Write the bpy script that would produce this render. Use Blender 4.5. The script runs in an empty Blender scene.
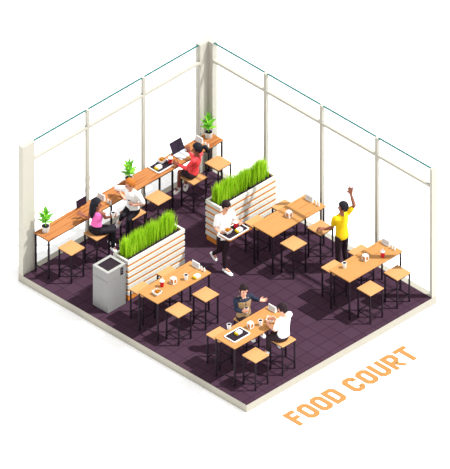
import bpy, bmesh, math, random
from mathutils import Vector, Matrix
random.seed(7)
scene = bpy.context.scene
col = scene.collection
V = Vector
SLAB = 0.21
TOP = 1.03      # table height
SEAT = 0.77     # stool height

# ------------------------------------------------------------------ survey
def W(px, py, z):
    """point of the room at height z that the drawing shows at px, py"""
    s = (px - 23.0) / 32.91
    d = (py - 275.7 + 38.0 * z) / 19.0
    return V(((s + d) / 2, (s - d) / 2, z))

# ------------------------------------------------------------------ materials
def lin(h):
    h = h.lstrip('#')
    out = []
    for i in (0, 2, 4):
        c = int(h[i:i+2], 16) / 255
        out.append(c / 12.92 if c <= 0.04045 else ((c + 0.055) / 1.055) ** 2.4)
    return out
def mat(name, hexcol, k=1.0, rough=0.7, spec=0.15, vary=0.04, scale=6.0, metallic=0.0):
    m = bpy.data.materials.new(name); m.use_nodes = True
    nt = m.node_tree; b = nt.nodes['Principled BSDF']
    c = [x * k for x in lin(hexcol)]
    tc = nt.nodes.new('ShaderNodeTexCoord'); n = nt.nodes.new('ShaderNodeTexNoise')
    n.inputs['Scale'].default_value = scale
    r = nt.nodes.new('ShaderNodeMix'); r.data_type = 'RGBA'
    r.inputs[6].default_value = (*[x * (1 - vary) for x in c], 1)
    r.inputs[7].default_value = (*[min(1, x * (1 + vary)) for x in c], 1)
    nt.links.new(tc.outputs['Object'], n.inputs['Vector'])
    nt.links.new(n.outputs['Fac'], r.inputs[0])
    nt.links.new(r.outputs[2], b.inputs['Base Color'])
    b.inputs['Roughness'].default_value = rough
    b.inputs['Specular IOR Level'].default_value = spec
    b.inputs['Metallic'].default_value = metallic
    return m
def wood(name, c1, c2, k, lo=0.30, grain=30.0):
    """wood with its grain along Y, optional darker streak lines"""
    m = bpy.data.materials.new(name); m.use_nodes = True
    nt = m.node_tree; b = nt.nodes['Principled BSDF']; L = nt.links
    a = [x * k for x in lin(c1)]; d = [x * k for x in lin(c2)]
    tc = nt.nodes.new('ShaderNodeTexCoord'); mp = nt.nodes.new('ShaderNodeMapping')
    mp.inputs['Scale'].default_value = (grain, 1.3, 3)
    n = nt.nodes.new('ShaderNodeTexNoise'); n.inputs['Scale'].default_value = 1.0; n.inputs['Detail'].default_value = 3
    cr = nt.nodes.new('ShaderNodeValToRGB')
    cr.color_ramp.elements[0].position = lo; cr.color_ramp.elements[0].color = (*d, 1)
    cr.color_ramp.elements[1].position = lo + .13; cr.color_ramp.elements[1].color = (*a, 1)
    L.new(tc.outputs['Object'], mp.inputs['Vector']); L.new(mp.outputs['Vector'], n.inputs['Vector'])
    L.new(n.outputs['Fac'], cr.inputs['Fac']); L.new(cr.outputs['Color'], b.inputs['Base Color'])
    b.inputs['Roughness'].default_value = 0.65; b.inputs['Specular IOR Level'].default_value = 0.1
    return m
KT = 0.40       # upward faces take sun and sky
KV = 0.62        # upright faces take less
M = {}
M['stool'] = wood('pale orange wood', '#fdbd7d', '#f8b26c', KT*1.2, grain=26)
M['table'] = wood('table wood', '#f6b26b', '#e39c57', KT*1.08, grain=15)
M['counter'] = wood('counter wood', '#ec9f5f', '#c9723a', KT*1.04, lo=.37, grain=19)
M['steel'] = mat('dark painted steel', '#2c1d2b', 0.45)
M['post'] = mat('cream painted post', '#e8e4d6', 0.50)
M['slab'] = mat('cream slab edge', '#ebe5d4', 0.40)
M['white'] = mat('white board', '#f4f2e8', 0.68)
M['planter_wood'] = mat('orange planter wood', '#ee9440', 0.72)
M['soil'] = mat('dark soil', '#33212f', 0.6, vary=.3, scale=30)
M['binlid'] = mat('pale grey lid', '#dcdcd6', 0.42)
M['bin'] = mat('grey enamel', '#c9c8c6', 0.36)
M['dark'] = mat('dark plum plastic', '#33242f', 0.5)
M['paper'] = mat('white paper', '#f6f6f4', 0.78)
M['wrap_yellow'] = mat('yellow wrap', '#f7cf12', 0.5)
M['wrap_red'] = mat('red print', '#d8604c', 0.5)
M['red'] = mat('red paper cup', '#cf1f2c', 0.75)
M['fries'] = mat('orange fries', '#f2a22e', 0.55)
M['brown'] = mat('brown napkin paper', '#cf8c50', 0.8)
M['coffee'] = mat('coffee lid', '#2a2333', 0.5)
M['pot'] = mat('white pot', '#eceae4', 0.62)
M['leaf'] = mat('plant leaf', '#62ab2c', 0.95, vary=.35, scale=14, spec=.2)
M['leaf2'] = mat('light plant leaf', '#8cca3c', 0.95, vary=.2, scale=14, spec=.2)
M['letter'] = mat('orange lettering', '#fab466', 0.37)
M['laptop'] = mat('white laptop shell', '#ecf0f4', 0.7)
M['keys'] = mat('pale grey keys', '#e8eaee', 0.66)
M['screen'] = mat('dark screen', '#33253a', 0.55, rough=.5)
M['shoe'] = mat('white shoe', '#fbfbfb', 0.95)
M['eye'] = mat('dark eye', '#201818', 0.5)
M['lips'] = mat('lips', '#a8483f', 0.5)

def grass_mat():
    m = bpy.data.materials.new('fresh grass'); m.use_nodes = True
    nt = m.node_tree; b = nt.nodes['Principled BSDF']; out = nt.nodes['Material Output']; L = nt.links
    at = nt.nodes.new('ShaderNodeAttribute'); at.attribute_name = 'blade'
    cr = nt.nodes.new('ShaderNodeValToRGB')
    cr.color_ramp.elements[0].color = (*[x*1.0 for x in lin('#82b40e')], 1)
    cr.color_ramp.elements[1].color = (*[min(1,x*1.15) for x in lin('#bce03c')], 1)
    L.new(at.outputs['Fac'], cr.inputs['Fac']); L.new(cr.outputs['Color'], b.inputs['Base Color'])
    b.inputs['Roughness'].default_value = .8; b.inputs['Specular IOR Level'].default_value = .05
    tr = nt.nodes.new('ShaderNodeBsdfTranslucent'); L.new(cr.outputs['Color'], tr.inputs['Color'])
    mx = nt.nodes.new('ShaderNodeMixShader'); mx.inputs[0].default_value = .5
    L.new(b.outputs[0], mx.inputs[1]); L.new(tr.outputs[0], mx.inputs[2]); L.new(mx.outputs[0], out.inputs['Surface'])
    return m
M['grass'] = grass_mat()

def tile_mat():
    m = bpy.data.materials.new('plum floor tiles'); m.use_nodes = True
    nt = m.node_tree; b = nt.nodes['Principled BSDF']; L = nt.links
    tc = nt.nodes.new('ShaderNodeTexCoord'); br = nt.nodes.new('ShaderNodeTexBrick')
    br.offset = 0.0; br.squash = 1.0
    br.inputs['Scale'].default_value = 1.0
    br.inputs['Brick Width'].default_value = TILE_W; br.inputs['Row Height'].default_value = TILE_H
    br.inputs['Mortar Size'].default_value = 0.010; br.inputs['Mortar Smooth'].default_value = 0.1
    k = 0.385
    br.inputs['Color1'].default_value = (*[x*k for x in lin('#664b5e')], 1)
    br.inputs['Color2'].default_value = (*[x*k for x in lin('#5f4456')], 1)
    br.inputs['Mortar'].default_value = (*[x*k for x in lin('#4d3648')], 1)
    mp = nt.nodes.new('ShaderNodeMapping'); mp.inputs['Location'].default_value = (-.254, -.275, 0)
    L.new(tc.outputs['Object'], mp.inputs['Vector']); L.new(mp.outputs['Vector'], br.inputs['Vector']); L.new(br.outputs['Color'], b.inputs['Base Color'])
    b.inputs['Roughness'].default_value = .8; b.inputs['Specular IOR Level'].default_value = .0
    return m
TILE_W, TILE_H = 0.3375, 0.3375
M['tile'] = tile_mat()

def glass_mat(name, tint, gl):
    m = bpy.data.materials.new(name); m.use_nodes = True
    nt = m.node_tree; L = nt.links; out = nt.nodes['Material Output']
    nt.nodes.remove(nt.nodes['Principled BSDF'])
    t = nt.nodes.new('ShaderNodeBsdfTransparent'); t.inputs[0].default_value = (*tint, 1)
    g = nt.nodes.new('ShaderNodeBsdfGlossy'); g.inputs['Roughness'].default_value = .05
    mx = nt.nodes.new('ShaderNodeMixShader'); mx.inputs[0].default_value = gl
    L.new(t.outputs[0], mx.inputs[1]); L.new(g.outputs[0], mx.inputs[2]); L.new(mx.outputs[0], out.inputs['Surface'])
    return m
M['glass'] = glass_mat('clear glass', (.995, 1, 1), 0.02)
M['glass_edge'] = mat('teal glass edge', '#3b9692', 0.36, rough=.3)
def ground_mat():
    m = mat('white ground', '#ffffff', 0.97, vary=.004, spec=0)
    return m
M['ground'] = ground_mat()

# ------------------------------------------------------------------ mesh helpers
class MB:
    def __init__(s): s.v = []; s.f = []; s.smooth = False
    def add(s, vs, fs):
        n = len(s.v); s.v += [tuple(v) for v in vs]; s.f += [tuple(i + n for i in f) for f in fs]; return s
    def box(s, x0, x1, y0, y1, z0, z1):
        vs = [(x, y, z) for z in (z0, z1) for x, y in ((x0, y0), (x1, y0), (x1, y1), (x0, y1))]
        return s.add(vs, [(3,2,1,0), (4,5,6,7), (0,1,5,4), (1,2,6,5), (2,3,7,6), (3,0,4,7)])
    def prism(s, pts, z0, z1):
        n = len(pts)
        vs = [(x, y, z0) for x, y in pts] + [(x, y, z1) for x, y in pts]
        return s.add(vs, [tuple(range(n))[::-1], tuple(range(n, 2*n))] + [(i, (i+1) % n, n+(i+1) % n, n+i) for i in range(n)])
    def lathe(s, prof, n=20, c=(0, 0)):
        """prof: (r, z) from bottom to top, r=0 at the ends closes it"""
        rings = []
        for r, z in prof:
            if r < 1e-6: rings.append([len(s.v)]); s.v.append((c[0], c[1], z))
            else:
                rings.append(list(range(len(s.v), len(s.v)+n)))
                s.v += [(c[0]+r*math.cos(2*math.pi*i/n), c[1]+r*math.sin(2*math.pi*i/n), z) for i in range(n)]
        for a, b in zip(rings, rings[1:]):
            for i in range(n):
                j = (i+1) % n
                if len(a) == 1 and len(b) == 1: continue
                if len(a) == 1: s.f.append((a[0], b[j], b[i]))
                elif len(b) == 1: s.f.append((a[i], a[j], b[0]))
                else: s.f.append((a[i], a[j], b[j], b[i]))
        return s
    def bar(s, p, q, w, h=None):
        """square bar between two points"""
        h = h or w; p = V(p); q = V(q); d = (q-p).normalized()
        up = V((0, 0, 1)) if abs(d.z) < .9 else V((0, 1, 0))
        a = d.cross(up).normalized() * w/2; b = a.cross(d).normalized() * h/2
        vs = [e+x for e in (p, q) for x in (a+b, -a+b, -a-b, a-b)]
        return s.add(vs, [(0,1,2,3), (7,6,5,4), (0,4,5,1), (1,5,6,2), (2,6,7,3), (3,7,4,0)])
    def tube(s, pts, rad, side=None, n=14, caps=True):
        """rounded tube; rad: r or (a, b) per point, a along side"""
        pts = [V(p) for p in pts]; rad = [(r, r) if not isinstance(r, tuple) else r for r in rad]
        if caps:
            d0 = (pts[0]-pts[1]).normalized(); d1 = (pts[-1]-pts[-2]).normalized()
            m0 = min(rad[0]); m1 = min(rad[-1])
            r0, r1 = rad[0], rad[-1]
            P = [pts[0]+d0*m0*.95, pts[0]+d0*m0*.6]+pts+[pts[-1]+d1*m1*.6, pts[-1]+d1*m1*.95]
            sc = lambda r, k: (r[0]*k, r[1]*k)
            R = [sc(r0, .3), sc(r0, .8)]+rad+[sc(r1, .8), sc(r1, .3)]
        else: P, R = pts, rad
        base = len(s.v); last = None
        for i, p in enumerate(P):
            d = (P[min(i+1, len(P)-1)]-P[max(i-1, 0)]).normalized()
            if side is not None: a = V(side)
            elif last is not None: a = last
            else: a = V((1, 0, 0)) if abs(d.x) < .8 else V((0, 1, 0))
            a = (a - d*a.dot(d)).normalized(); last = a; b = d.cross(a)
            for k in range(n):
                t = 2*math.pi*k/n
                s.v.append(tuple(p + a*R[i][0]*math.cos(t) + b*R[i][1]*math.sin(t)))
        for i in range(len(P)-1):
            for k in range(n):
                s.f.append((base+i*n+k, base+i*n+(k+1) % n, base+(i+1)*n+(k+1) % n, base+(i+1)*n+k))
        s.f.append(tuple(base+k for k in range(n))[::-1])
        s.f.append(tuple(base+(len(P)-1)*n+k for k in range(n)))
        return s
    def ball(s, c, r, ax=None, n=14, m=8):
        """ellipsoid: r=(a,b,c) along the axes ax"""
        c = V(c); r = (r, r, r) if not isinstance(r, tuple) else r
        ax = ax or (V((1,0,0)), V((0,1,0)), V((0,0,1)))
        base = len(s.v)
        s.v.append(tuple(c-ax[2]*r[2]))
        for i in range(1, m):
            ph = -math.pi/2+math.pi*i/m
            for k in range(n):
                t = 2*math.pi*k/n
                s.v.append(tuple(c+ax[0]*r[0]*math.cos(ph)*math.cos(t)+ax[1]*r[1]*math.cos(ph)*math.sin(t)+ax[2]*r[2]*math.sin(ph)))
        s.v.append(tuple(c+ax[2]*r[2])); e = len(s.v)-1
        for k in range(n):
            s.f.append((base, base+1+(k+1) % n, base+1+k))
            s.f.append((e, base+1+(m-2)*n+k, base+1+(m-2)*n+(k+1) % n))
        for i in range(m-2):
            for k in range(n):
                a = base+1+i*n+k; b = base+1+i*n+(k+1) % n
                s.f.append((a, b, b+n, a+n))
        return s
    def build(s, name, m, parent=None, bevel=0, smooth=False, origin=None, voxel=0):
        o = V(origin) if origin is not None else V((0, 0, 0))
        me = bpy.data.meshes.new(name)
        me.from_pydata([tuple(V(v)-o) for v in s.v], [], s.f); me.update()
        bm = bmesh.new(); bm.from_mesh(me); bmesh.ops.recalc_face_normals(bm, faces=bm.faces[:]) if not voxel else None
        bm.to_mesh(me); bm.free()
        if voxel:
            t = bpy.data.objects.new('tmp', me); col.objects.link(t)
            r = t.modifiers.new('r', 'REMESH'); r.mode = 'VOXEL'; r.voxel_size = voxel; r.use_smooth_shade = True
            q = t.modifiers.new('s', 'SMOOTH'); q.factor = .5; q.iterations = 3
            dg = bpy.context.evaluated_depsgraph_get(); dg.update()
            me2 = bpy.data.meshes.new_from_object(t.evaluated_get(dg))
            bpy.data.objects.remove(t); bpy.data.meshes.remove(me); me = me2; me.name = name; smooth = True
        me.materials.clear(); me.materials.append(m)
        if smooth:
            for p in me.polygons: p.use_smooth = True
        ob = bpy.data.objects.new(name, me); col.objects.link(ob)
        if parent is not None: ob.parent = parent
        elif origin is not None: ob.location = o
        if bevel:
            b = ob.modifiers.new('bevel', 'BEVEL'); b.width = bevel; b.segments = 2; b.limit_method = 'ANGLE'
        return ob

def thing(name, label, cat, loc, rz=0, group=None):
    o = bpy.data.objects.new(name, None); col.objects.link(o)
    o.empty_display_size = .1; o.location = loc; o.rotation_euler = (0, 0, rz)
    o['label'] = label; o['category'] = cat
    if group: o['group'] = group
    return o
def copy_tree(o, parent=None):
    c = o.copy(); col.objects.link(c); c.parent = parent
    for ch in list(o.children): copy_tree(ch, c)
    return c
protos = {}
def place(kind, maker, label, loc, rz=0, group=None):
    if kind not in protos:
        o = maker(); protos[kind] = o
    else: o = copy_tree(protos[kind])
    o.location = loc; o.rotation_euler = (0, 0, rz); o['label'] = label
    if group: o['group'] = group
    elif 'group' in o: del o['group']
    return o
def struct(o, label=None):
    o['kind'] = 'structure'
    if label: o['label'] = label
    return o

# ------------------------------------------------------------------ setting
X1, Y1, H = 6.797, 5.63, 3.36
g = MB().box(-20, 26, -20, 26, -SLAB-.05, -SLAB).build('ground', M['ground']); struct(g)
s = MB().box(-.14, X1, 0, Y1+.14, -SLAB, -.012).build('floor_slab', M['slab']); struct(s)
f = MB().box(0, X1, 0, Y1, -.012, 0).build('floor', M['tile']); struct(f)
k = MB().box(-.14, 0, 0, Y1+.14, -.012, 0).box(0, X1, Y1, Y1+.14, -.012, 0).build('trim_1', M['slab']); struct(k)

# left wall: X = 0, runs along Y ; back wall: Y = Y1, runs along X
MW = .07
wl = thing('wall_left', 'x', 'x', (0, 0, 0)); del wl['label']; del wl['category']; struct(wl)
MB().box(-.14, 0, 0, .36, 0, H).build('end_post', M['post'], wl)
for y in (1.957, 3.658):
    MB().box(-MW, 0, y, y+.07, 0, H).build('mullion', M['post'], wl)
segs = [(.36, 1.957), (2.027, 3.658), (3.728, 5.387)]
for a, b in segs:
    MB().box(-MW, 0, a, b, 2.865, 2.93).build('transom', M['post'], wl)
wr = thing('wall_back', 'x', 'x', (0, 0, 0)); del wr['label']; del wr['category']; struct(wr)
MB().prism([(-.14, 5.387), (0, 5.387), (0, Y1), (.13, Y1), (.13, Y1+.14), (-.14, Y1+.14)], 0, H).build('corner_post', M['post'], wr)
MB().box(X1-.07, X1, Y1, Y1+.14, 0, H).build('end_post', M['post'], wr)
xs = (1.677, 3.376, 5.06)
for x in xs:
    MB().box(x, x+.08, Y1, Y1+.07, 0, H).build('mullion', M['post'], wr)
segx = [(.13, 1.677), (1.757, 3.376), (3.456, 5.06), (5.14, X1-.07)]
for a, b in segx:
    MB().box(a, b, Y1, Y1+MW, 2.865, 2.93).build('transom', M['post'], wr)
n = 1
for a, b in segs:
    w = MB().box(-.055, -.043, a, b, 0, H-.02).build('window_%d' % n, M['glass']); struct(w)
    MB().box(-.068, -.030, a, b, H-.02, H).build('glass_edge', M['glass_edge'], w); n += 1
for a, b in segx:
    w = MB().box(a, b, Y1+.043, Y1+.055, 0, H-.02).build('window_%d' % n, M['glass']); struct(w)
    MB().box(a, b, Y1+.030, Y1+.068, H-.02, H).build('glass_edge', M['glass_edge'], w); n += 1

# ------------------------------------------------------------------ lettering on the ground
def letters():
    r = thing('ground_lettering', 'orange capital letters reading FOOD COURT lying on the white ground', 'lettering', (7.96, .46, -SLAB))
    Hh, T = .55, .112
    def S(mb, pts):        # polygon in (u, v): u along +Y, v along -X
        mb.prism([(-v, u) for u, v in pts], 0, .012)
    def ring(mb, w, openr=None, sq_left=False):
        c, d = .09, .045
        out = [(c, 0), (w-c, 0), (w, c), (w, Hh-c), (w-c, Hh), (c, Hh), (0, Hh-c), (0, c)]
        inn = [(T+d, T), (w-T-d, T), (w-T, T+d), (w-T, Hh-T-d), (w-T-d, Hh-T), (T+d, Hh-T), (T, Hh-T-d), (T, T+d)]
        if sq_left:
            out[0] = (.03, 0); out[7] = (0, .0); out[5] = (.03, Hh); out[6] = (0, Hh)
            inn[0] = (T+.01, T); inn[7] = (T, T+.01); inn[5] = (T+.01, Hh-T); inn[6] = (T, Hh-T-.01)
        for i in range(8):
            if openr and i in openr: continue
            j = (i+1) % 8
            S(mb, [out[i], out[j], inn[j], inn[i]])
    u = 0.0
    w = .34
    for ch in 'FOOD COURT':
        if ch == ' ': u += .185; continue
        mb = MB(); wd = w
        if ch == 'F':
            wd = .29
            S(mb, [(0, 0), (T, 0), (T, Hh), (0, Hh)]); S(mb, [(T, Hh-T), (wd, Hh-T), (wd, Hh), (T, Hh)]); S(mb, [(T, .23), (wd-.04, .23), (wd-.04, .23+T), (T, .23+T)])
        elif ch == 'O': ring(mb, wd)
        elif ch == 'D': ring(mb, wd, sq_left=True)
        elif ch == 'C':
            ring(mb, wd, openr=[2])
            S(mb, [(wd-T, .145), (wd-T, .19), (wd, .19), (wd, .09)]); S(mb, [(wd-T, Hh-.145), (wd-T, Hh-.19), (wd, Hh-.19), (wd, Hh-.09)])
        elif ch == 'U':
            ring(mb, wd, openr=[2, 3, 4, 5, 6])
            S(mb, [(0, .09), (T, .145), (T, Hh), (0, Hh)]); S(mb, [(wd, .09), (wd-T, .145), (wd-T, Hh), (wd, Hh)])
        elif ch == 'R':
            S(mb, [(0, 0), (T, 0), (T, Hh), (0, Hh)])
            S(mb, [(T, Hh-T), (wd-.13, Hh-T), (wd-.09, Hh), (T, Hh)]); S(mb, [(wd-.09, Hh), (wd-.13, Hh-T), (wd-T, Hh-.14), (wd, Hh-.09)])
            S(mb, [(wd-T, Hh-.14), (wd-T, .33), (wd, .28), (wd, Hh-.09)]); S(mb, [(wd-T, .33), (wd-.14, .29), (wd-.09, .19), (wd, .28)])
            S(mb, [(T, .29), (wd-.14, .29), (wd-.09, .19), (T, .19)]); S(mb, [(.12, .19), (.215, .21), (wd+.01, 0), (wd-.1, 0)])
        elif ch == 'T':
            S(mb, [(wd/2-T/2, 0), (wd/2+T/2, 0), (wd/2+T/2, Hh-T), (wd/2-T/2, Hh-T)]); S(mb, [(0, Hh-T), (wd, Hh-T), (wd, Hh), (0, Hh)])
        mb.v = [(x, y+u, z) for x, y, z in mb.v]
        mb.build('letter', M['letter'], r)
        u += wd + .06
    return r
letters()

# ------------------------------------------------------------------ furniture
def make_stool():
    t = thing('bar_stool', '', 'stool', (0, 0, 0)); S = .41; i = .022
    MB().box(0, S, 0, S, SEAT-.025, SEAT).build('seat', M['stool'], t, bevel=.003)
    fr = MB(); a, b = i, S-i
    for p, q in (((a, a), (b, a)), ((b, a), (b, b)), ((b, b), (a, b)), ((a, b), (a, a))):
        fr.bar((*p, SEAT-.037), (*q, SEAT-.037), .024)
    fr.build('seat_frame', M['steel'], t)
    for x in (a, b):
        for y in (a, b):
            MB().box(x-.014, x+.014, y-.014, y+.014, 0, SEAT-.025).build('leg', M['steel'], t)
    for p, q in (((a, a), (b, a)), ((b, a), (b, b)), ((b, b), (a, b)), ((a, b), (a, a))):
        MB().bar((*p, .17), (*q, .17), .02).build('footrest', M['steel'], t)
    return t
def stool(x, y, label, group):
    return place('stool', make_stool, label, (x, y, 0), 0, group)

def make_table(w, l, m):
    def f():
        t = thing('table', '', 'table', (0, 0, 0)); i = .035
        MB().box(0, w, 0, l, TOP-.025, TOP).build('tabletop', m, t, bevel=.003)
        fr = MB()
        for p, q in (((i, i), (w-i, i)), ((w-i, i), (w-i, l-i)), ((w-i, l-i), (i, l-i)), ((i, l-i), (i, i))):
            fr.bar((*p, TOP-.04), (*q, TOP-.04), .03)
        fr.build('table_frame', M['steel'], t)
        for x in (i, w-i):
            for y in (i, l-i):
                MB().box(x-.015, x+.015, y-.015, y+.015, 0, TOP-.025).build('leg', M['steel'], t)
        for y in (i, l-i):
            MB().bar((i, y, .17), (w-i, y, .17), .022).build('stretcher', M['steel'], t)
        return t
    return f
tables = {'A': (3.178, .289), 'C': (3.17, 3.79), 'D': (5.52, 3.77), 'E': (5.535, .269)}
TW, TL = .63, 1.62
tl = {'A': 'high orange wood table beside the grass planter next to the grey bin',
      'C': 'high orange wood table without cups, beside the planter near the glass wall',
      'D': 'high orange wood table nearest the right corner, with red cup and coffee cup on it',
      'E': 'high orange wood table with a food tray where two men sit facing'}
mk = make_table(TW, TL, M['table'])
for k, (x, y) in tables.items():
    o = place('table', mk, tl[k], (x, y, 0)); o.name = 'high_table'
st = {
 'A': ['wooden bar stool between the left planter end and the table with fries box', 'wooden stool behind the menu holder end of the table by the left planter',
       'wooden bar stool in front of the table with fries box, nearer the left floor edge', 'wooden bar stool between the left planter table and the man in the vest'],
 'C': ['wooden bar stool beside the walking man holding a tray, partly under table corner', 'wooden bar stool between the right planter and the far table by the glass',
       'wooden bar stool standing clear in front of the table beside the right planter', 'wooden bar stool on which the man in yellow rests his hand'],
 'D': ['wooden bar stool behind the coffee cup end of the right corner table', 'wooden bar stool just right of the man in yellow, behind the right table',
       'wooden bar stool in front of the right corner table, below its coffee cup end', 'wooden bar stool nearest the right corner of the floor'],
 'E': ['empty wooden bar stool behind the tray end of the front table', 'wooden bar stool under the man in the tan vest',
       'empty wooden bar stool nearest the front corner of the floor', 'wooden bar stool under the man in white at the front table']}
for k, (x, y) in tables.items():
    for (dx, dy), lb in zip(((-.448, .21), (-.448, 1.03), (.643, .21), (.643, 1.03)), st[k]):
        stool(x+dx, y+dy, lb, 'stools around the high tables')
for y, lb in ((.505, 'empty wooden bar stool at the window counter beside the nearest potted plant'),
              (1.28, 'wooden bar stool under the woman in the pink top'),
              (2.37, 'wooden bar stool under the man with ginger hair'),
              (3.14, 'empty wooden bar stool at the counter in front of the food tray'),
              (4.22, 'wooden bar stool under the woman in the red sweater'),
              (4.97, 'empty wooden bar stool at the far end of the window counter')):
    stool(.555, y, lb, 'stools along the window counter')
CX0, CX1 = .05, .50
CY = [.28, 2.057, 3.834, 5.60]
def make_counter():
    w, l, i = CX1-CX0, CY[3]-CY[0], .03
    t = thing('window_counter', 'long narrow orange wood counter standing along the left glass wall', 'counter', (CX0, CY[0], 0))
    MB().box(0, w, 0, l, TOP-.025, TOP).build('worktop', M['counter'], t, bevel=.003)
    fr = MB()
    for p, q in (((i, i), (w-i, i)), ((w-i, i), (w-i, l-i)), ((w-i, l-i), (i, l-i)), ((i, l-i), (i, i))):
        fr.bar((*p, TOP-.04), (*q, TOP-.04), .03)
    fr.build('counter_frame', M['steel'], t)
    for y in (i, 2.21-CY[0], 4.07-CY[0], l-i):
        for x in (i, w-i): MB().box(x-.017, x+.017, y-.017, y+.017, 0, TOP-.025).build('leg', M['steel'], t)
        MB().bar((i, y, .17), (w-i, y, .17), .022).build('stretcher', M['steel'], t)
make_counter()

# ------------------------------------------------------------------ planters
def make_planter():
    w, l = .455, 1.72
    t = thing('grass_planter', '', 'planter', (0, 0, 0))
    b = .045
    mb = MB(); mb.box(.017, w-.017, .017, .05, 0, 1.0).box(.017, w-.017, l-.05, l-.017, 0, 1.0).box(.017, .05, .05, l-.05, 0, 1.0).box(w-.05, w-.017, .05, l-.05, 0, 1.0)
    mb.build('planter_box', M['planter_wood'], t)
    for k in range(6):
        z1 = 1.04-.16*k; z0 = z1-.096
        mb = MB().box(0, w, 0, b, z0, z1).box(0, w, l-b, l, z0, z1).box(0, b, b, l-b, z0, z1).box(w-b, w, b, l-b, z0, z1)
        mb.build('slat', M['white'], t)
    MB().box(.05, w-.05, .05, l-.05, .6, .985).build('soil', M['soil'], t)
    rnd = random.Random(11); vs = []; fs = []; at = []
    for i in range(2900):
        y = rnd.uniform(.11, l-.11); x = rnd.gauss(w*.40, .055)
        x = min(max(x, .08), w-.15)
        h = (.30 + .10*abs(math.sin(y*7.0+1.2))*rnd.random()**.5 + .22*rnd.random()**1.6) * (.8 if abs(x-w/2) > .09 else 1)
        ang = rnd.uniform(0, math.pi); ww = rnd.uniform(.005, .010)
        lx, ly = rnd.gauss(0, .03), rnd.gauss(0, .035)
        dx, dy = math.cos(ang)*ww, math.sin(ang)*ww; z = .98; n0 = len(vs)
        vs += [(x-dx, y-dy, z), (x+dx, y+dy, z), (x+lx*.35+dx*.8, y+ly*.35+dy*.8, z+h*.55), (x+lx*.35-dx*.8, y+ly*.35-dy*.8, z+h*.55), (x+lx, y+ly, z+h)]
        fs += [(n0, n0+1, n0+2, n0+3), (n0+3, n0+2, n0+4)]
        c = rnd.random(); at += [c]*5
    mb = MB(); mb.v = vs; mb.f = fs
    g = mb.build('grass', M['grass'], t)
    a = g.data.attributes.new('blade', 'FLOAT', 'POINT')
    a.data.foreach_set('value', at)
    g['kind'] = 'stuff'
    return t
place('planter', make_planter, 'white slatted planter of tall grass directly behind the grey bin', (1.82, .925, 0), 0, 'grass planters')
place('planter', make_planter, 'white slatted planter of tall grass behind the walking man', (1.81, 3.735, 0), 0, 'grass planters')

# ------------------------------------------------------------------ bin
t = thing('waste_bin', 'grey square waste bin with dark square opening beside the left planter', 'bin', (1.824, .297, 0))
w, l = .465, .535
MB().box(0, w, 0, l, 0, .80).build('bin_body', M['bin'], t, bevel=.004)
mb = MB().box(.008, w-.008, .008, l-.008, .80, .812)
mb.box(0, w, 0, .05, .812, 1.04).box(0, w, l-.05, l, .812, 1.04).box(0, .05, .05, l-.05, .812, 1.04).box(w-.05, w, .05, l-.05, .812, 1.04)
mb.build('bin_hood', M['bin'], t)
o = MB().box(-.002, w+.002, -.002, .062, 1.04, 1.05).box(-.002, w+.002, l-.062, l+.002, 1.04, 1.05).box(-.002, .062, .062, l-.062, 1.04, 1.05).box(w-.062, w+.002, .062, l-.062, 1.04, 1.05).build('top_rim', M['binlid'], t)
MB().box(.05, w-.05, .05, l-.05, 1.00, 1.03).build('opening_flap', M['dark'], t)
o = MB().box(w, w+.004, l-.16, l-.08, .82, 1.0).build('sign', M['dark'], t); o['label'] = 'dark plum sign'
MB().box(w+.004, w+.006, l-.13, l-.11, .93, .95).box(w+.004, w+.006, l-.135, l-.105, .88, .885).build('sign_mark', M['binlid'], o)

# ------------------------------------------------------------------ potted plants
def leaf(mb, base, az, el, L, wd, droop):
    """pointed blade with a raised keel"""
    d = V((math.cos(az)*math.cos(el), math.sin(az)*math.cos(el), math.sin(el)))
    sd = V((-math.sin(az), math.cos(az), 0)); up = sd.cross(d)*-1
    if up.z < 0: up = -up
    rows = [(0, .12, 0), (.2, .7, 0), (.42, 1, .0), (.7, .72, 0), (.88, .34, 0), (1, .03, 0)]
    n0 = len(mb.v)
    for tt, ww, _ in rows:
        c = base + d*L*tt + V((0, 0, -droop*L*tt*tt))
        mb.v += [tuple(c - sd*wd*ww/2 + up*wd*ww*.18), tuple(c), tuple(c + sd*wd*ww/2 + up*wd*ww*.18)]
    for i in range(len(rows)-1):
        a = n0+3*i
        mb.f += [(a, a+1, a+4, a+3), (a+1, a+2, a+5, a+4)]
def make_plant():
    t = thing('potted_plant', '', 'plant', (0, 0, 0))
    MB().lathe([(0, 0), (.068, 0), (.074, .01), (.088, .13), (.092, .15), (.084, .15), (.08, .13), (0, .128)]).build('pot', M['pot'], t, smooth=False)
    MB().lathe([(0, .12), (.081, .12), (.081, .14), (0, .146)]).build('soil', M['soil'], t)
    MB().tube([(0, 0, .13), (.005, 0, .32), (0, .0, .48)], [.014, .012, .008], n=8).build('stem', M['leaf'], t)
    specs = [(.3, .45, .22, .17), (1.6, .5, .24, .16), (2.8, .45, .22, .17), (3.9, .5, .22, .17), (5.1, .45, .24, .17),
             (.9, .62, .31, .18), (2.2, .6, .32, .17), (3.4, .62, .30, .18), (4.6, .6, .32, .18), (5.8, .65, .30, .19),
             (.2, .95, .38, .18), (2.3, .95, .38, .17), (4.1, 1.0, .38, .18), (5.3, 1.45, .42, .19)]
    for i, (az, el, z, L) in enumerate(specs):
        mb = MB(); leaf(mb, V((0, 0, z*1.18-.03)), az, el, L*1.22, .10, .05)
        o = mb.build('leaf', M['leaf' if i % 3 else 'leaf2'], t)
        s_ = o.modifiers.new('solid', 'SOLIDIFY'); s_.thickness = .003
    return t
def on(px, py, z=TOP): return W(px, py, z)
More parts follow.
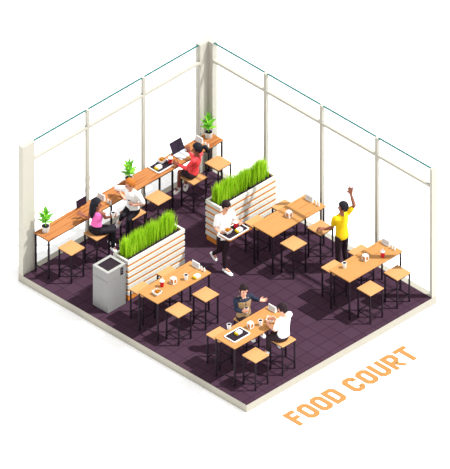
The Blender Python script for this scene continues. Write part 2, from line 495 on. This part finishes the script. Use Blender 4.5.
for (px, py), rz, lb in (((44.8, 231), 0, 'leafy green plant in white pot at the near left end of the counter'),
                     ((128.6, 183), 1.1, 'leafy green plant in white pot on the counter behind the ginger haired man'),
                     ((209, 135.5), 0.25, 'leafy green plant in white pot at the far counter end by the corner post')):
    o = place('plant', make_plant, lb, on(px, py), rz, 'potted plants on the window counter')
    o.location.x = max(o.location.x, .21); o.location.y = min(o.location.y, 5.43)

# ------------------------------------------------------------------ small items
def make_coffee():
    t = thing('coffee_cup', '', 'cup', (0, 0, 0))
    MB().lathe([(0, 0), (.036, 0), (.048, .12), (.051, .125), (.044, .125), (.041, .116), (0, .116)], 18).build('cup', M['paper'], t, smooth=False)
    MB().lathe([(0, .112), (.041, .112), (.041, .121), (0, .122)], 18).build('coffee', M['coffee'], t)
    return t
def make_soda():
    t = thing('soft_drink_cup', '', 'cup', (0, 0, 0))
    MB().lathe([(0, 0), (.036, 0), (.05, .14), (0, .14)], 18).build('cup', M['red'], t)
    MB().lathe([(0, .14), (.055, .14), (.055, .152), (.047, .160), (.04, .172), (0, .172)], 18).build('cup_lid', M['paper'], t)
    MB().tube([(.005, 0, .18), (.012, 0, .25)], [.005, .005], n=8).build('straw', M['paper'], t)
    return t
def make_caddy():
    t = thing('napkin_dispenser', '', 'dispenser', (0, 0, 0)); a = .055
    mb = MB()
    for x in (-a, a-.018):
        for y in (-a, a-.018): mb.box(x, x+.02, y, y+.02, 0, .112)
    # arched heads under the cap
    c = .018
    mb.prism([(-a, -a+c), (-a+c, -a), (a-c, -a), (a, -a+c), (a, a-c), (a-c, a), (-a+c, a), (-a, a-c)], .110, .135)
    mb.box(-a, a, -a, a, 0, .006)
    mb.build('holder', M['paper'], t, bevel=.003)
    mb = MB()
    for k in range(5): mb.box(-.044, .044, -.046+k*.0185, -.046+k*.0185+.0165, .006, .108)
    mb.build('napkins', M['brown'], t)
    return t
def make_napkin():
    t = thing('menu_holder', '', 'holder', (0, 0, 0))
    MB().box(-.11, .11, -.03, .03, 0, .012).add(
        [(-.11, -.028, .01), (.11, -.028, .01), (.11, .028, .01), (-.11, .028, .01), (-.11, -.006, .135), (.11, -.006, .135), (.11, .012, .135), (-.11, .012, .135)],
        [(3,2,1,0), (4,5,6,7), (0,1,5,4), (1,2,6,5), (2,3,7,6), (3,0,4,7)]).build('card_stand', M['paper'], t, bevel=.003)
    MB().add([(-.09, -.0262, .035), (.09, -.0262, .035), (.09, -.0115, .115), (-.09, -.0115, .115),
              (-.09, -.0238, .0365), (.09, -.0238, .0365), (.09, -.0091, .1165), (-.09, -.0091, .1165)],
             [(0,1,2,3), (7,6,5,4), (0,4,5,1), (1,5,6,2), (2,6,7,3), (3,7,4,0)]).build('card_face', M['keys'], t)
    return t
def make_shaker():
    t = thing('salt_shaker', '', 'shaker', (0, 0, 0))
    MB().lathe([(0, 0), (.021, 0), (.023, .05), (.018, .075), (0, .075)], 12).build('shaker_body', M['paper'], t)
    MB().lathe([(0, .075), (.019, .075), (.019, .088), (.012, .1), (0, .102)], 12).build('shaker_cap', M['keys'], t)
    return t
def make_wrap():
    t = thing('wrapped_sandwich', '', 'sandwich', (0, 0, 0))
    MB().prism([(-.055, -.045), (.055, -.045), (.055, .07), (.04, .085), (-.04, .085), (-.055, .07)], 0, .06).build('paper_wrap', M['paper'], t, bevel=.012)
    MB().prism([(-.05, -.045), (-.05, -.075), (-.035, -.09), (.035, -.09), (.05, -.075), (.05, -.045)], .002, .055).build('filling', M['wrap_yellow'], t, bevel=.01)
    MB().lathe([(0, .058), (.02, .058), (.02, .062), (0, .062)], 10, c=(0, .02)).build('printed_mark', M['wrap_red'], t)
    return t
def make_fries():
    t = thing('fries_box', '', 'food box', (0, 0, 0))
    a, b, h = .062, .085, .08; w_ = .006
    mb = MB()
    mb.box(-a, a, -a, a, 0, .006)
    for sx, sy in ((1, 0), (-1, 0), (0, 1), (0, -1)):
        def q(u, r, z): return (sx*r + (0 if sx else u), sy*r + (0 if sy else u), z)
        vs = [q(-a, a, .0), q(a, a, .0), q(b, b, h), q(-b, b, h), q(-a, a-w_, 0), q(a, a-w_, 0), q(b-.003, b-w_, h), q(-b+.003, b-w_, h)]
        mb.add(vs, [(0,1,2,3), (7,6,5,4), (0,4,5,1), (1,5,6,2), (2,6,7,3), (3,7,4,0)])
    mb.build('box', M['paper'], t)
    rnd = random.Random(3); mb = MB().box(-.058, .058, -.058, .058, .03, .045)
    for i in range(18):
        x, y = rnd.uniform(-.035, .04), rnd.uniform(-.035, .04)
        dx, dy = rnd.uniform(-.04, .04), rnd.uniform(-.04, .04)
        mb.bar((x, y, .05), (x+dx, y+dy, .05+rnd.uniform(.03, .055)), .012)
    o = mb.build('fries', M['fries'], t); o['kind'] = 'stuff'
    return t
def make_tray(lx, ly, side):
    def f():
        t = thing('food_tray', '', 'tray', (0, 0, 0)); c = .035; w_ = .02
        def rr(x, y, c): return [(-x+c, -y), (x-c, -y), (x-c*.3, -y+c*.3), (x, -y+c), (x, y-c), (x-c*.3, y-c*.3), (x-c, y), (-x+c, y), (-x+c*.3, y-c*.3), (-x, y-c), (-x, -y+c), (-x+c*.3, -y+c*.3)]
        X, Y = lx/2, ly/2
        o_, i_ = rr(X, Y, c), rr(X-w_, Y-w_, c*.7)
        n_ = len(o_); vs = []
        for z, P in ((0.004, o_), (.026, o_), (.026, i_), (.010, i_)): vs += [(x, y, z) for x, y in P]
        fs = [tuple(range(n_))[::-1]]
        for r_ in range(3):
            for i in range(n_):
                j = (i+1) % n_; fs.append((r_*n_+i, r_*n_+j, (r_+1)*n_+j, (r_+1)*n_+i))
        fs.append(tuple(3*n_+i for i in range(n_)))
        m1 = M['paper']
        MB().add(vs, fs).build('tray_rim', m1, t)
        MB().prism(rr(X-w_-.001, Y-w_-.001, c*.7), .0102, .014).build('tray_mat', M['dark'], t)
        MB().prism(rr(X-.012, Y-.012, c), -.035 if side else 0, .004).build('tray_base', M['planter_wood'] if side else m1, t)
        return t
    return f

cups = [((186, 279.5), 'white cup of black coffee on the table by the bin, beside the wrapped sandwich'),
        ((229, 329), 'white coffee cup beside the tray on the front table'),
        ((260.5, 325), 'white cup of black coffee between the two seated men on the front table'),
        ((344.5, 267.5), 'white cup of black coffee on the right corner table')]
for p, lb in cups: place('coffee', make_coffee, lb, on(*p), 0, 'white coffee cups')
for p, lb in (((162, 286.5), 'red drink cup with white lid beside fries on the table near the bin'),
              ((382.7, 257), 'red drink cup with white lid on the right corner table'),
              ((170.3, 163.5), 'red drink cup the woman in red reaches for on the counter')):
    place('soda', make_soda, lb, on(*p), 0, 'red drink cups')
for p, lb in (((173.4, 283), 'white open napkin dispenser with brown napkins beside the red cup near the bin'),
              ((289, 216.5), 'white open napkin dispenser alone in the middle of the far table by the planter'),
              ((365.3, 260), 'white open napkin dispenser with brown napkins in the middle of the right corner table'),
              ((250.3, 327.5), 'white open napkin dispenser beside the tray on the front table')):
    place('caddy', make_caddy, lb, on(*p), 0, 'napkin dispensers on the high tables')
for p, lb in (((196, 267), 'white menu holder at the far end of the table beside the left planter'),
              ((309.5, 200.5), 'white menu holder at the glass end of the far table'),
              ((386, 244.5), 'white menu holder at the glass end of the right corner table'),
              ((272.3, 310.5), 'white menu holder behind the bowl of the man in white'),
              ((101.2, 199), 'white menu holder on the counter right of the woman in pink'),
              ((199, 141.5), 'white menu holder behind the head of the woman in red')):
    place('napkin', make_napkin, lb, on(*p), 0, 'white menu holders')
for p, w1 in (((201.5, 270), 'at the far end of the table beside the left planter'),
              ((316, 204.5), 'at the glass end of the far table'),
              ((392, 248.5), 'at the glass end of the right corner table'),
              ((107.8, 203), 'on the counter between pink top woman and ginger man'),
              ((205.3, 146), 'on the counter behind the black ponytail')):
    c = on(*p)
    place('shaker', make_shaker, 'left white shaker ' + w1, c, 0, 'salt and pepper shakers')
    place('shaker', make_shaker, 'right white shaker ' + w1, c+V((.085, .0, 0)), 0, 'salt and pepper shakers')
place('fries', make_fries, 'white box of fries near the corner of the table beside the bin', on(157, 294), 0, 'boxes of fries')
place('wrap', make_wrap, 'yellow and white wrapped sandwich lying directly on the table by the left planter', on(196.5, 277.5), 0, 'wrapped sandwiches')
# front table tray
mkt = make_tray(.34, .50, False)
o = place('tray', mkt, 'white rimmed dark tray with a sandwich on the front table', on(237.2, 335.5), 0, 'food trays')
place('wrap', make_wrap, 'yellow and white wrapped sandwich on the tray of the front table', on(238.3, 334.2)+V((0, 0, .014)), 0, 'wrapped sandwiches')
o = place('tray', mkt, 'white rimmed dark tray with food on the window counter', on(161.3, 166.2), 0, 'food trays'); o.location.x = max(o.location.x, .225)
tz = V((0, 0, .014))
place('wrap', make_wrap, 'yellow and white wrapped sandwich on the counter tray', on(158.2, 169)+tz, 0, 'wrapped sandwiches')
place('fries', make_fries, 'white box of fries on the counter tray beside the red cup', on(161.5, 162.5)+tz, 0, 'boxes of fries')
# soda of the tray stands on it
# walking man's tray
TR = V((3.10, 3.30, 1.06))
mkt2 = make_tray(.36, .62, True)
o = place('tray2', mkt2, 'wooden tray of food carried by the walking man in white', TR, 0, 'food trays')
place('fries', make_fries, 'white box of fries on the tray carried by the walking man', TR+V((-.06, -.13, .014)), 0, 'boxes of fries')
place('soda', make_soda, 'red drink cup on the tray carried by the walking man', TR+V((-.06, .12, .014)), 0, 'red drink cups')
place('wrap', make_wrap, 'yellow and white wrapped sandwich on the tray carried by the walking man', TR+V((.08, .08, .014)), 0, 'wrapped sandwiches')

# tablet and laptop
p = W(76.3, 209.2, TOP)
t = thing('tablet', 'dark upright tablet screen on the counter in front of the woman in pink', 'tablet', (p.x+.02, p.y+.145, TOP))
mb = MB().add([(-.012, -.15, .02), (.0, -.15, .02), (.0, .15, .02), (-.012, .15, .02), (-.03, -.15, .205), (-.018, -.15, .205), (-.018, .15, .205), (-.03, .15, .205)],
              [(3,2,1,0), (4,5,6,7), (0,1,5,4), (1,2,6,5), (2,3,7,6), (3,0,4,7)]); mb.build('tablet_screen', M['screen'], t)
MB().box(-.06, .03, -.04, .04, 0, .008).bar((-.02, 0, .006), (-.016, 0, .08), .02).build('stand', M['brown'], t)
t = thing('laptop', 'open laptop with dark screen in front of the woman in red', 'laptop', (.15, 4.41, TOP))
MB().box(0, .25, 0, .36, 0, .014).build('laptop_base', M['laptop'], t, bevel=.003)
mb = MB().box(.035, .15, .03, .33, .014, .0146)
mb.build('keyboard', M['keys'], t)
sc = MB().add([(-.004, 0, .01), (.004, 0, .01), (.004, .36, .01), (-.004, .36, .01), (-.124, 0, .25), (-.116, 0, .25), (-.116, .36, .25), (-.124, .36, .25)],
              [(3,2,1,0), (4,5,6,7), (0,1,5,4), (1,2,6,5), (2,3,7,6), (3,0,4,7)]).build('laptop_screen', M['screen'], t)

# ------------------------------------------------------------------ people
def hand(mb, wrist, d, nrm, curl=.35, side=1, k=1.0):
    """palm with four fingers and a thumb; d points along the hand, nrm out of the palm"""
    wrist = V(wrist); d = V(d).normalized(); nrm = V(nrm); nrm = (nrm-d*nrm.dot(d)).normalized(); s_ = d.cross(nrm)*side
    pc = wrist+d*.05*k
    mb.tube([wrist, wrist+d*.03*k, wrist+d*.085*k], [(.024*k, .02*k), (.036*k, .017*k), (.04*k, .014*k)], side=s_, n=12)
    for i, (off, L) in enumerate(((-.033, .070), (-.011, .080), (.011, .076), (.033, .060))):
        b = wrist+d*.085*k-s_*off*k
        q = b; dd = d - s_*off*4; dd.normalize(); P = [b-dd*.02*k]
        a = 0
        for seg in (.45, .32, .23):
            a += curl*(.6+.4*i/3)
            v = dd*math.cos(a)+nrm*math.sin(a); q = q+v*L*seg*k; P.append(q.copy())
        mb.tube(P, [.0095*k, .0092*k, .0085*k, .0072*k], n=8)
    b = wrist+d*.025*k+s_*.025*k
    v1 = (d*.6+s_*.75+nrm*.25).normalized(); v2 = (d*.85+s_*.3+nrm*.45).normalized()
    mb.tube([b, b+v1*.04*k, b+v1*.04*k+v2*.032*k], [.013*k, .0115*k, .009*k], n=8)

def person(label, root, J, tf, hf, skin, top, bottom, hair, hair_style='short', sleeve=.6, long_sleeve=False, female=False, skirt=False, vest=None, curls=(.35, .35), palms=None, hdirs=None, hk=1.1):
    R0 = V((root[0], root[1], 0))
    t = thing('person', label, 'person', R0)
    k = 1.0; up = V((0, 0, 1))
    tf = V(tf).normalized(); side = tf.cross(up).normalized()   # person's right
    sw = .155 if female else .175
    pel, neck = V(J['pelvis']), V(J['neck'])
    ax = (neck-pel); 
    shR = V(J['shR']) if 'shR' in J else neck+side*sw-up*.055
    shL = V(J['shL']) if 'shL' in J else neck-side*sw-up*.055
    hipR = pel+side*.085-up*.03; hipL = pel-side*.085-up*.03
    hc = V(J['head']); hf = V(hf).normalized(); hs = hf.cross(up).normalized(); hu = hs.cross(hf).normalized()
    def torso(mb, g, z0=0.0, z1=1.0, cap=True):
        prof = [(-.14, .145, .105), (0, .150, .112), (.2, .138, .104), (.4, .130, .1), (.62, .150, .108), (.82, .160, .105), (.93, .125, .08), (1.0, .06, .06)]
        if female: prof = [(-.10, .140, .105), (0, .144, .108), (.2, .120, .092), (.42, .102, .080), (.62, .125, .100), (.82, .13, .092), (.93, .10, .07), (1.0, .05, .05)]
        pts = []; rad = []
        for u, a, b in prof:
            if z0 <= u <= z1: pts.append(pel+ax*u); rad.append((a+g, b+g))
        mb.tube(pts, rad, side=side, n=20, caps=cap)
    ar = .8 if female else 1.0
    def arm(mb, sh, el, wr, g, frac=1.0, fore=True):
        mb.tube([sh, sh.lerp(el, .35*min(1, frac*1.5)), sh.lerp(el, frac)], [(.058*ar+g), (.052*ar+g), ((.04+.012*(1-frac))*ar+g)], n=12)
        if fore: mb.tube([el, el.lerp(wr, .3), wr], [.044*ar+g, .046*ar+g, .031*ar+g*.8], n=12)
    # body
    mb = MB()
    torso(mb, -.014)
    for sfx, sh in (('R', shR), ('L', shL)):
        el, wr = V(J['el'+sfx]), V(J['wr'+sfx])
        mb.tube([neck-up*.05, sh], [.05, .045], n=12)
        arm(mb, sh, el, wr, -.004)
        hd = V(hdirs[sfx]) if hdirs and sfx in hdirs else (wr-el)
        pn = V(palms[sfx]) if palms and sfx in palms else V((0, 0, -1))
        hand(mb, wr, hd, pn, curls[0 if sfx == 'R' else 1], side=(1 if sfx == 'R' else -1), k=hk)
    for sfx, hip in (('R', hipR), ('L', hipL)):
        kn, an, toe = V(J['kn'+sfx]), V(J['an'+sfx]), V(J['toe'+sfx])
        mb.tube([hip, hip.lerp(kn, .5), kn], [.082, .07, .053], n=14)
        mb.tube([kn, kn.lerp(an, .3), an], [.053, .052, .034], n=14)
        mb.tube([an, an.lerp(toe, .6)], [.034, .026], n=10)
    mb.tube([neck-up*.03, neck.lerp(hc, .55), hc-hu*.04], [.056, .05, .05], n=14)
    A = (hs, hf, hu)
    mb.ball(hc+hu*.02, (.080, .100, .112), A, 20, 12)
    mb.ball(hc-hu*.055+hf*.025, (.060, .070, .075), A, 16, 10)
    mb.tube([hc+hf*.095+hu*.015, hc+hf*.118-hu*.028], [.011, .017], n=8)
    for e in (-1, 1): mb.ball(hc+hs*.084*e-hu*.01-hf*.005, (.014, .024, .034), A, 10, 8)
    mb.ball(hc+hf*.09-hu*.062, (.026, .012, .010), A, 10, 6)
    mb.build('body', skin, t, origin=R0, voxel=.0065)
    for e in (-1, 1):
        MB().ball(hc+hs*.032*e+hf*.093+hu*.012, (.013, .008, .010), A, 10, 8).build('eye', M['eye'], t, origin=R0, smooth=True)
    # hair
    mb = MB()
    for i in range(16):
        for j in range(26):
            ph = math.pi*(i+.5)/16; th = 2*math.pi*j/26
            d = hs*math.sin(ph)*math.cos(th)+hf*math.sin(ph)*math.sin(th)+hu*math.cos(ph)
            f_, u_ = d.dot(hf), d.dot(hu)
            if u_ > .62 or (f_ < .30 and u_ > -.25) or (f_ < -.35 and u_ > -.75) or (f_ < .55 and u_ > .4):
                c = hc+hu*.022+hs*d.dot(hs)*.078+hf*f_*.097+hu*u_*.112
                mb.ball(c, .026+.008*max(0, u_), None, 8, 6)
    if hair_style == 'long':
        b = hc-hf*.075
        for e in (-.055, 0, .055):
            mb.tube([b+hs*e+hu*.06, b+hs*e*1.15-hf*.025-hu*.06, b+hs*e*1.2-hf*.03-up*.22, b+hs*e-hf*.01-up*.31], [.045, .05, .046, .03], n=12)
        for e in (-1, 1): mb.tube([hc+hs*e*.075-hf*.02+hu*.03, hc+hs*e*.09-hf*.03-up*.1, hc+hs*e*.08-hf*.06-up*.24], [.03, .032, .022], n=10)
    if hair_style == 'pony':
        b = hc-hf*.105+hu*.05
        mb.tube([b, b-hf*.06+hu*.01, b-hf*.10-up*.05, b-hf*.10-up*.14], [.035, .055, .05, .02], n=12)
    mb.build('hair', hair, t, origin=R0, voxel=.009)
    # trousers / skirt
    mb = MB(); g = .008
    mb.tube([pel-ax*.08, pel+ax*.02, pel+ax*(.18 if female else .12)], ([(.146, .112), (.154, .118), (.130, .100)] if female else [(.150, .113), (.156, .120), (.138, .105)]), side=side, n=20)
    if skirt:
        for sfx, hip in (('R', hipR), ('L', hipL)):
            kn = V(J['kn'+sfx]); mb.tube([hip, hip.lerp(kn, .62)], [.098, .082], n=14)
        a, b = hipR.lerp(V(J['knR']), .5), hipL.lerp(V(J['knL']), .5)
        mb.tube([a, b], [.075, .075], n=14)
        mb.build('skirt', bottom, t, origin=R0, voxel=.01)
    else:
        for sfx, hip in (('R', hipR), ('L', hipL)):
            kn, an = V(J['kn'+sfx]), V(J['an'+sfx])
            mb.tube([hip, hip.lerp(kn, .5), kn], [.094, .082, .064], n=14)
            mb.tube([kn, kn.lerp(an, .4), kn.lerp(an, .93)], [.064, .058, .046], n=14)
        mb.build('trousers', bottom, t, origin=R0, voxel=.01)
    for sfx in 'RL':
        an, toe = V(J['an'+sfx]), V(J['toe'+sfx]); d = (toe-an); kn = V(J['kn'+sfx])
        dn = (an-kn).normalized(); heel = an+dn*.045-d.normalized()*.03
        sd_ = d.cross(dn).normalized()
        tt = an+dn*.05+d*.95
        MB().tube([heel, heel.lerp(tt, .4), heel.lerp(tt, .75), tt], [(.044, .04), (.05, .042), (.053, .036), (.044, .028)], side=sd_, n=14).tube([an-dn*.02, an+dn*.04], [.04, .038]).build('shoe', M['shoe'], t, origin=R0, voxel=.009)
    # top
    mb = MB(); torso(mb, .012, (-.15 if J['kn'+'L'][2] < .6 else 0) if not female else (0 if skirt else .15), .94, False)
    for sfx, sh in (('R', shR), ('L', shL)):
        el, wr = V(J['el'+sfx]), V(J['wr'+sfx])
        if sleeve == 0:
            mb.tube([neck-up*.06, neck.lerp(sh, .72)-up*.025], [.05, .046], n=12); continue
        mb.tube([neck-up*.05, sh], [.06, .060*ar], n=12)
        if long_sleeve: arm(mb, sh, el, el.lerp(wr, .95), .010)
        else: arm(mb, sh, el, wr, .016, sleeve, False)
    mb.build('vest_top' if sleeve == 0 else 'shirt', top, t, origin=R0, voxel=.009)
    if vest:
        mb = MB(); torso(mb, .020, 0, .9, False)
        mb2 = MB()
        for e in (-1, 1): mb.tube([neck+side*e*.075-up*.05-tf*.04, neck+side*e*.085-up*.06+tf*.03, neck+side*e*.07-up*.15+tf*.07], [.05, .05, .055], n=10)
        mb.build('vest', vest, t, origin=R0, voxel=.009)
        mb = MB(); c_ = pel+ax*.68+tf*.125
        for e in (-1, 1): mb.tube([neck+side*e*.075-up*.04+tf*.03, (neck+side*e*.06+c_)/2+tf*.035, c_], [.018, .016, .012], n=10)
        mb.tube([neck-up*.05+tf*.05, pel+ax*.80+tf*.108], [.036, .022], n=10)
        mb.build('collar', top, t, origin=R0, voxel=.008)
    return t

SK = {'dark': mat('deep brown skin', '#7d4a3c', 1.1, vary=.02), 'dark2': mat('brown skin', '#8f5b49', 1.0, vary=.02),
      'light': mat('light skin', '#f5b79c', .72, vary=.02), 'light2': mat('peach skin', '#f3b294', .72, vary=.02)}
HA = {'black': mat('black hair', '#1b1a22', .9), 'ginger': mat('ginger hair', '#cc7830', .65), 'brown': mat('dark brown hair', '#2e1c22', .55)}
CL = {'pink': mat('pink cloth', '#fb76c4', .82), 'white': mat('white cloth', '#fdfdfd', .93), 'red': mat('red cloth', '#fb4a50', .8),
      'yellow': mat('yellow cloth', '#fbd016', .78), 'black': mat('black cloth', '#1e1b24', .7), 'brown': mat('dark brown cloth', '#33232a', .75),
      'navy': mat('navy cloth', '#262e42', .8), 'tan': mat('tan knit', '#b2936a', .7)}

# woman in pink
person('woman in pink sleeveless top with long black hair sitting at the counter holding a coffee', (.80, 1.50),
    dict(pelvis=(.76, 1.46, .885), neck=W(97.3, 209.8, 1.37), head=W(96.3, 204.2, 1.535),
         elL=W(88.3, 218.3, 1.09), wrL=W(83.6, 215.2, 1.10), elR=W(105, 217.9, 1.10), wrR=W(110, 217.0, 1.18),
         knR=W(113.3, 230.5, .82), anR=W(113.0, 247.5, .36), toeR=W(116.5, 250.0, .30),
         knL=W(113.5, 227.5, .86), anL=W(110.8, 240.8, .45), toeL=W(115.2, 243.4, .40)),
    (-.30, 1, 0), (.85, .75, 0), SK['dark2'], CL['pink'], CL['black'], HA['black'], 'long', sleeve=0, female=True,
    curls=(.75, .25), hk=1.15, palms=dict(R=(-.5, .8, .2), L=(.7, -.7, .8)), hdirs=dict(R=(.5, .35, .25), L=(-.3, -.35, .35)))
# ginger haired man
person('man with ginger hair and white t-shirt and black trousers leaning on the counter', (.80, 2.55),
    dict(pelvis=(.763, 2.573, .885), neck=W(131.2, 189.6, 1.37), head=W(130.2, 184.3, 1.53),
         elR=W(115.5, 187.6, 1.22), wrR=W(120.8, 194, 1.09), elL=W(143.5, 203.5, 1.10), wrL=W(133.5, 205.2, 1.08),
         knL=W(128.5, 220, .74), anL=W(128, 238, .27), toeL=W(123.5, 241.5, .2),
         knR=W(122.8, 215.5, .83), anR=W(120.4, 219.5, .60), toeR=W(117, 226.5, .42)),
    (.15, -1, 0), (-.45, -1, -.15), SK['light'], CL['white'], CL['black'], HA['ginger'], sleeve=.85,
    curls=(.4, .7), palms=dict(R=(.4, -.2, -1), L=(-.3, .6, .3)), hdirs=dict(R=(.6, .1, -.35), L=(-.9, -.35, .1)))
# woman in red
person('woman in red sweater with black ponytail sitting at the laptop on the counter', (.74, 4.43),
    dict(pelvis=(.74, 4.43, .885), neck=W(197, 155.3, 1.36), head=W(197.6, 149.2, 1.52),
         elR=W(195, 158.5, 1.12), wrR=W(189.8, 152.8, 1.20), elL=W(186.5, 168.5, 1.12), wrL=W(178.5, 165, 1.12),
         knL=W(180, 171.5, .85), anL=W(178.5, 188, .38), toeL=W(174.6, 191.8, .33),
         knR=W(185, 169.5, .85), anR=W(186, 184.5, .44), toeR=W(185, 188.5, .36)),
    (-1, -.25, 0), (-.9, -.75, -.1), SK['dark'], CL['red'], CL['brown'], HA['black'], 'pony', long_sleeve=True, female=True, skirt=True,
    curls=(.2, .35), hk=1.15, palms=dict(R=(-1, .8, -.4), L=(.1, .5, -.4)), hdirs=dict(R=(-.3, -.05, .6), L=(-.9, -.15, .1)))
# walking man
person('man in white t-shirt and brown trousers walking with a food tray', (2.9, 3.2),
    dict(pelvis=W(223.8, 235, .93), neck=W(224.5, 212.3, 1.45), head=W(225.9, 206.3, 1.62),
         elR=W(215, 227.5, 1.15), wrR=W(219.3, 232.8, 1.06), elL=W(234.5, 219.5, 1.18), wrL=W(238.3, 221.2, 1.10),
         knL=W(224.8, 252, .50), anL=W(225, 268.5, .10), toeL=W(232, 273.3, .06),
         knR=W(219.7, 249.5, .50), anR=W(213.3, 253.6, .30), toeR=W(217.3, 259.6, .14)),
    (1, -.15, 0), (1, -.35, -.35), SK['light2'], CL['white'], CL['brown'], HA['brown'], sleeve=.75,
    curls=(.45, .45), palms=dict(R=(-.1, .7, .6), L=(.1, -.5, .7)), hdirs=dict(R=(.9, .35, .05), L=(.8, -.2, -.1)))
# man in vest
person('man in tan vest over navy sleeves sitting behind the front table', (5.25, 1.45),
    dict(pelvis=W(243.8, 315, .885), neck=W(243.2, 296, 1.37), head=W(243.8, 289.9, 1.54),
         elR=W(236.3, 309.5, 1.09), wrR=W(241.8, 311.6, 1.10), elL=W(254, 298.8, 1.2), wrL=W(259.2, 300.3, 1.23),
         knR=(5.62, 1.33, .84), anR=W(251, 336.5, .42), toeR=W(254.5, 340, .36),
         knL=(5.62, 1.55, .84), anL=W(260.5, 332.5, .42), toeL=W(264.5, 336, .36)),
    (1, -.35, 0), (1, -.55, -.25), SK['light'], CL['navy'], CL['brown'], HA['brown'], long_sleeve=True, vest=CL['tan'],
    curls=(.7, .2), palms=dict(R=(-.2, .7, .3), L=(.2, -.2, 1)), hdirs=dict(R=(.6, .4, .1), L=(.6, .55, .05)))
# man in white at the front table
person('man in white t-shirt seen from behind eating at the front table', (6.38, 1.5),
    dict(pelvis=(6.40, 1.51, .885), neck=W(284, 316, 1.38), head=W(282.8, 309.2, 1.54),
         elL=W(275, 330, 1.10), wrL=W(269.3, 325.7, 1.09), elR=W(281.5, 322, 1.13), wrR=W(276.3, 319.3, 1.13),
         knL=W(269, 337.3, .84), anL=W(268.5, 351, .42), toeL=W(263, 352.2, .37),
         knR=W(273, 333.5, .85), anR=W(277.2, 341.3, .50), toeR=W(280.2, 346.3, .40)),
    (-1, -.1, 0), (-1, -.6, -.3), SK['light2'], CL['white'], CL['brown'], HA['brown'], sleeve=.8,
    curls=(.5, .5), palms=dict(R=(-.3, -.7, .1), L=(-.3, .8, .1)), hdirs=dict(R=(-.8, -.35, .0), L=(-.9, .25, .05)))
# man in yellow
cx, cy = 4.69, 5.0
person('man in yellow t-shirt standing with his right arm raised in a wave', (cx, cy),
    dict(pelvis=(cx, cy, .93), neck=(cx-.02, cy, 1.47), head=W(343.3, 207.6, 1.63),
         elR=W(354.3, 205.6, 1.60), wrR=W(350.8, 194, 1.88), elL=W(332.3, 227.3, 1.06), wrL=W(325.6, 229.2, .88),
         knL=(cx-.02, cy-.10, .50), anL=(cx+.0, cy-.11, .085), toeL=(cx-.19, cy-.15, .04),
         knR=(cx-.02, cy+.10, .50), anR=(cx+.02, cy+.11, .085), toeR=(cx-.17, cy+.12, .04)),
    (-1, .05, 0), (-.9, -.8, 0), SK['dark2'], CL['yellow'], CL['brown'], HA['black'], sleeve=.62,
    curls=(.15, .3), palms=dict(R=(-1, 1, .1), L=(0, 0, -1)), hk=1.35, hdirs=dict(R=(-.03, -.02, .6), L=(-.8, -.35, -.1)))
# held things
place('coffee', make_coffee, 'white coffee cup held by the woman in pink', W(113.2, 217.2, 1.17), 0, 'white coffee cups')
place('coffee', make_coffee, 'coffee cup held by the ginger haired man', W(129.3, 204.8, 1.04), 0, 'white coffee cups')
place('coffee', make_coffee, 'coffee cup held by the man in the tan vest', W(246.2, 312.3, 1.04), 0, 'white coffee cups')
place('fries', make_fries, 'white box of fries held by the man in white at the front table', on(270.5, 321.3), .5, 'boxes of fries')

# ------------------------------------------------------------------ light
w = bpy.data.worlds.new('World'); scene.world = w; w.use_nodes = True
bg = w.node_tree.nodes['Background']; bg.inputs[0].default_value = (1, 1, 1, 1); bg.inputs[1].default_value = 1.2
sd = bpy.data.lights.new('sun', 'SUN'); sd.energy = 6.2; sd.angle = math.radians(1.3); sd.color = (1, .99, .97)
so = bpy.data.objects.new('sun', sd); col.objects.link(so)
el = math.radians(56); L_ = V((math.cos(el)*.7071, math.cos(el)*.7071, math.sin(el)))
so.rotation_euler = L_.to_track_quat('Z', 'Y').to_euler(); so.location = L_*20

# ------------------------------------------------------------------ camera
cd = bpy.data.cameras.new('camera'); cd.type = 'ORTHO'; cd.ortho_scale = 469/46.54
co = bpy.data.objects.new('camera', cd); col.objects.link(co)
dirc = V((1, -1, 1)).normalized()
co.location = W(225, 234.5, 0)+dirc*22
co.rotation_euler = dirc.to_track_quat('Z', 'Y').to_euler()
cd.clip_end = 100
scene.camera = co
scene.view_settings.view_transform = 'Standard'; scene.view_settings.look = 'None'
scene.view_settings.exposure = 0; scene.view_settings.gamma = 1
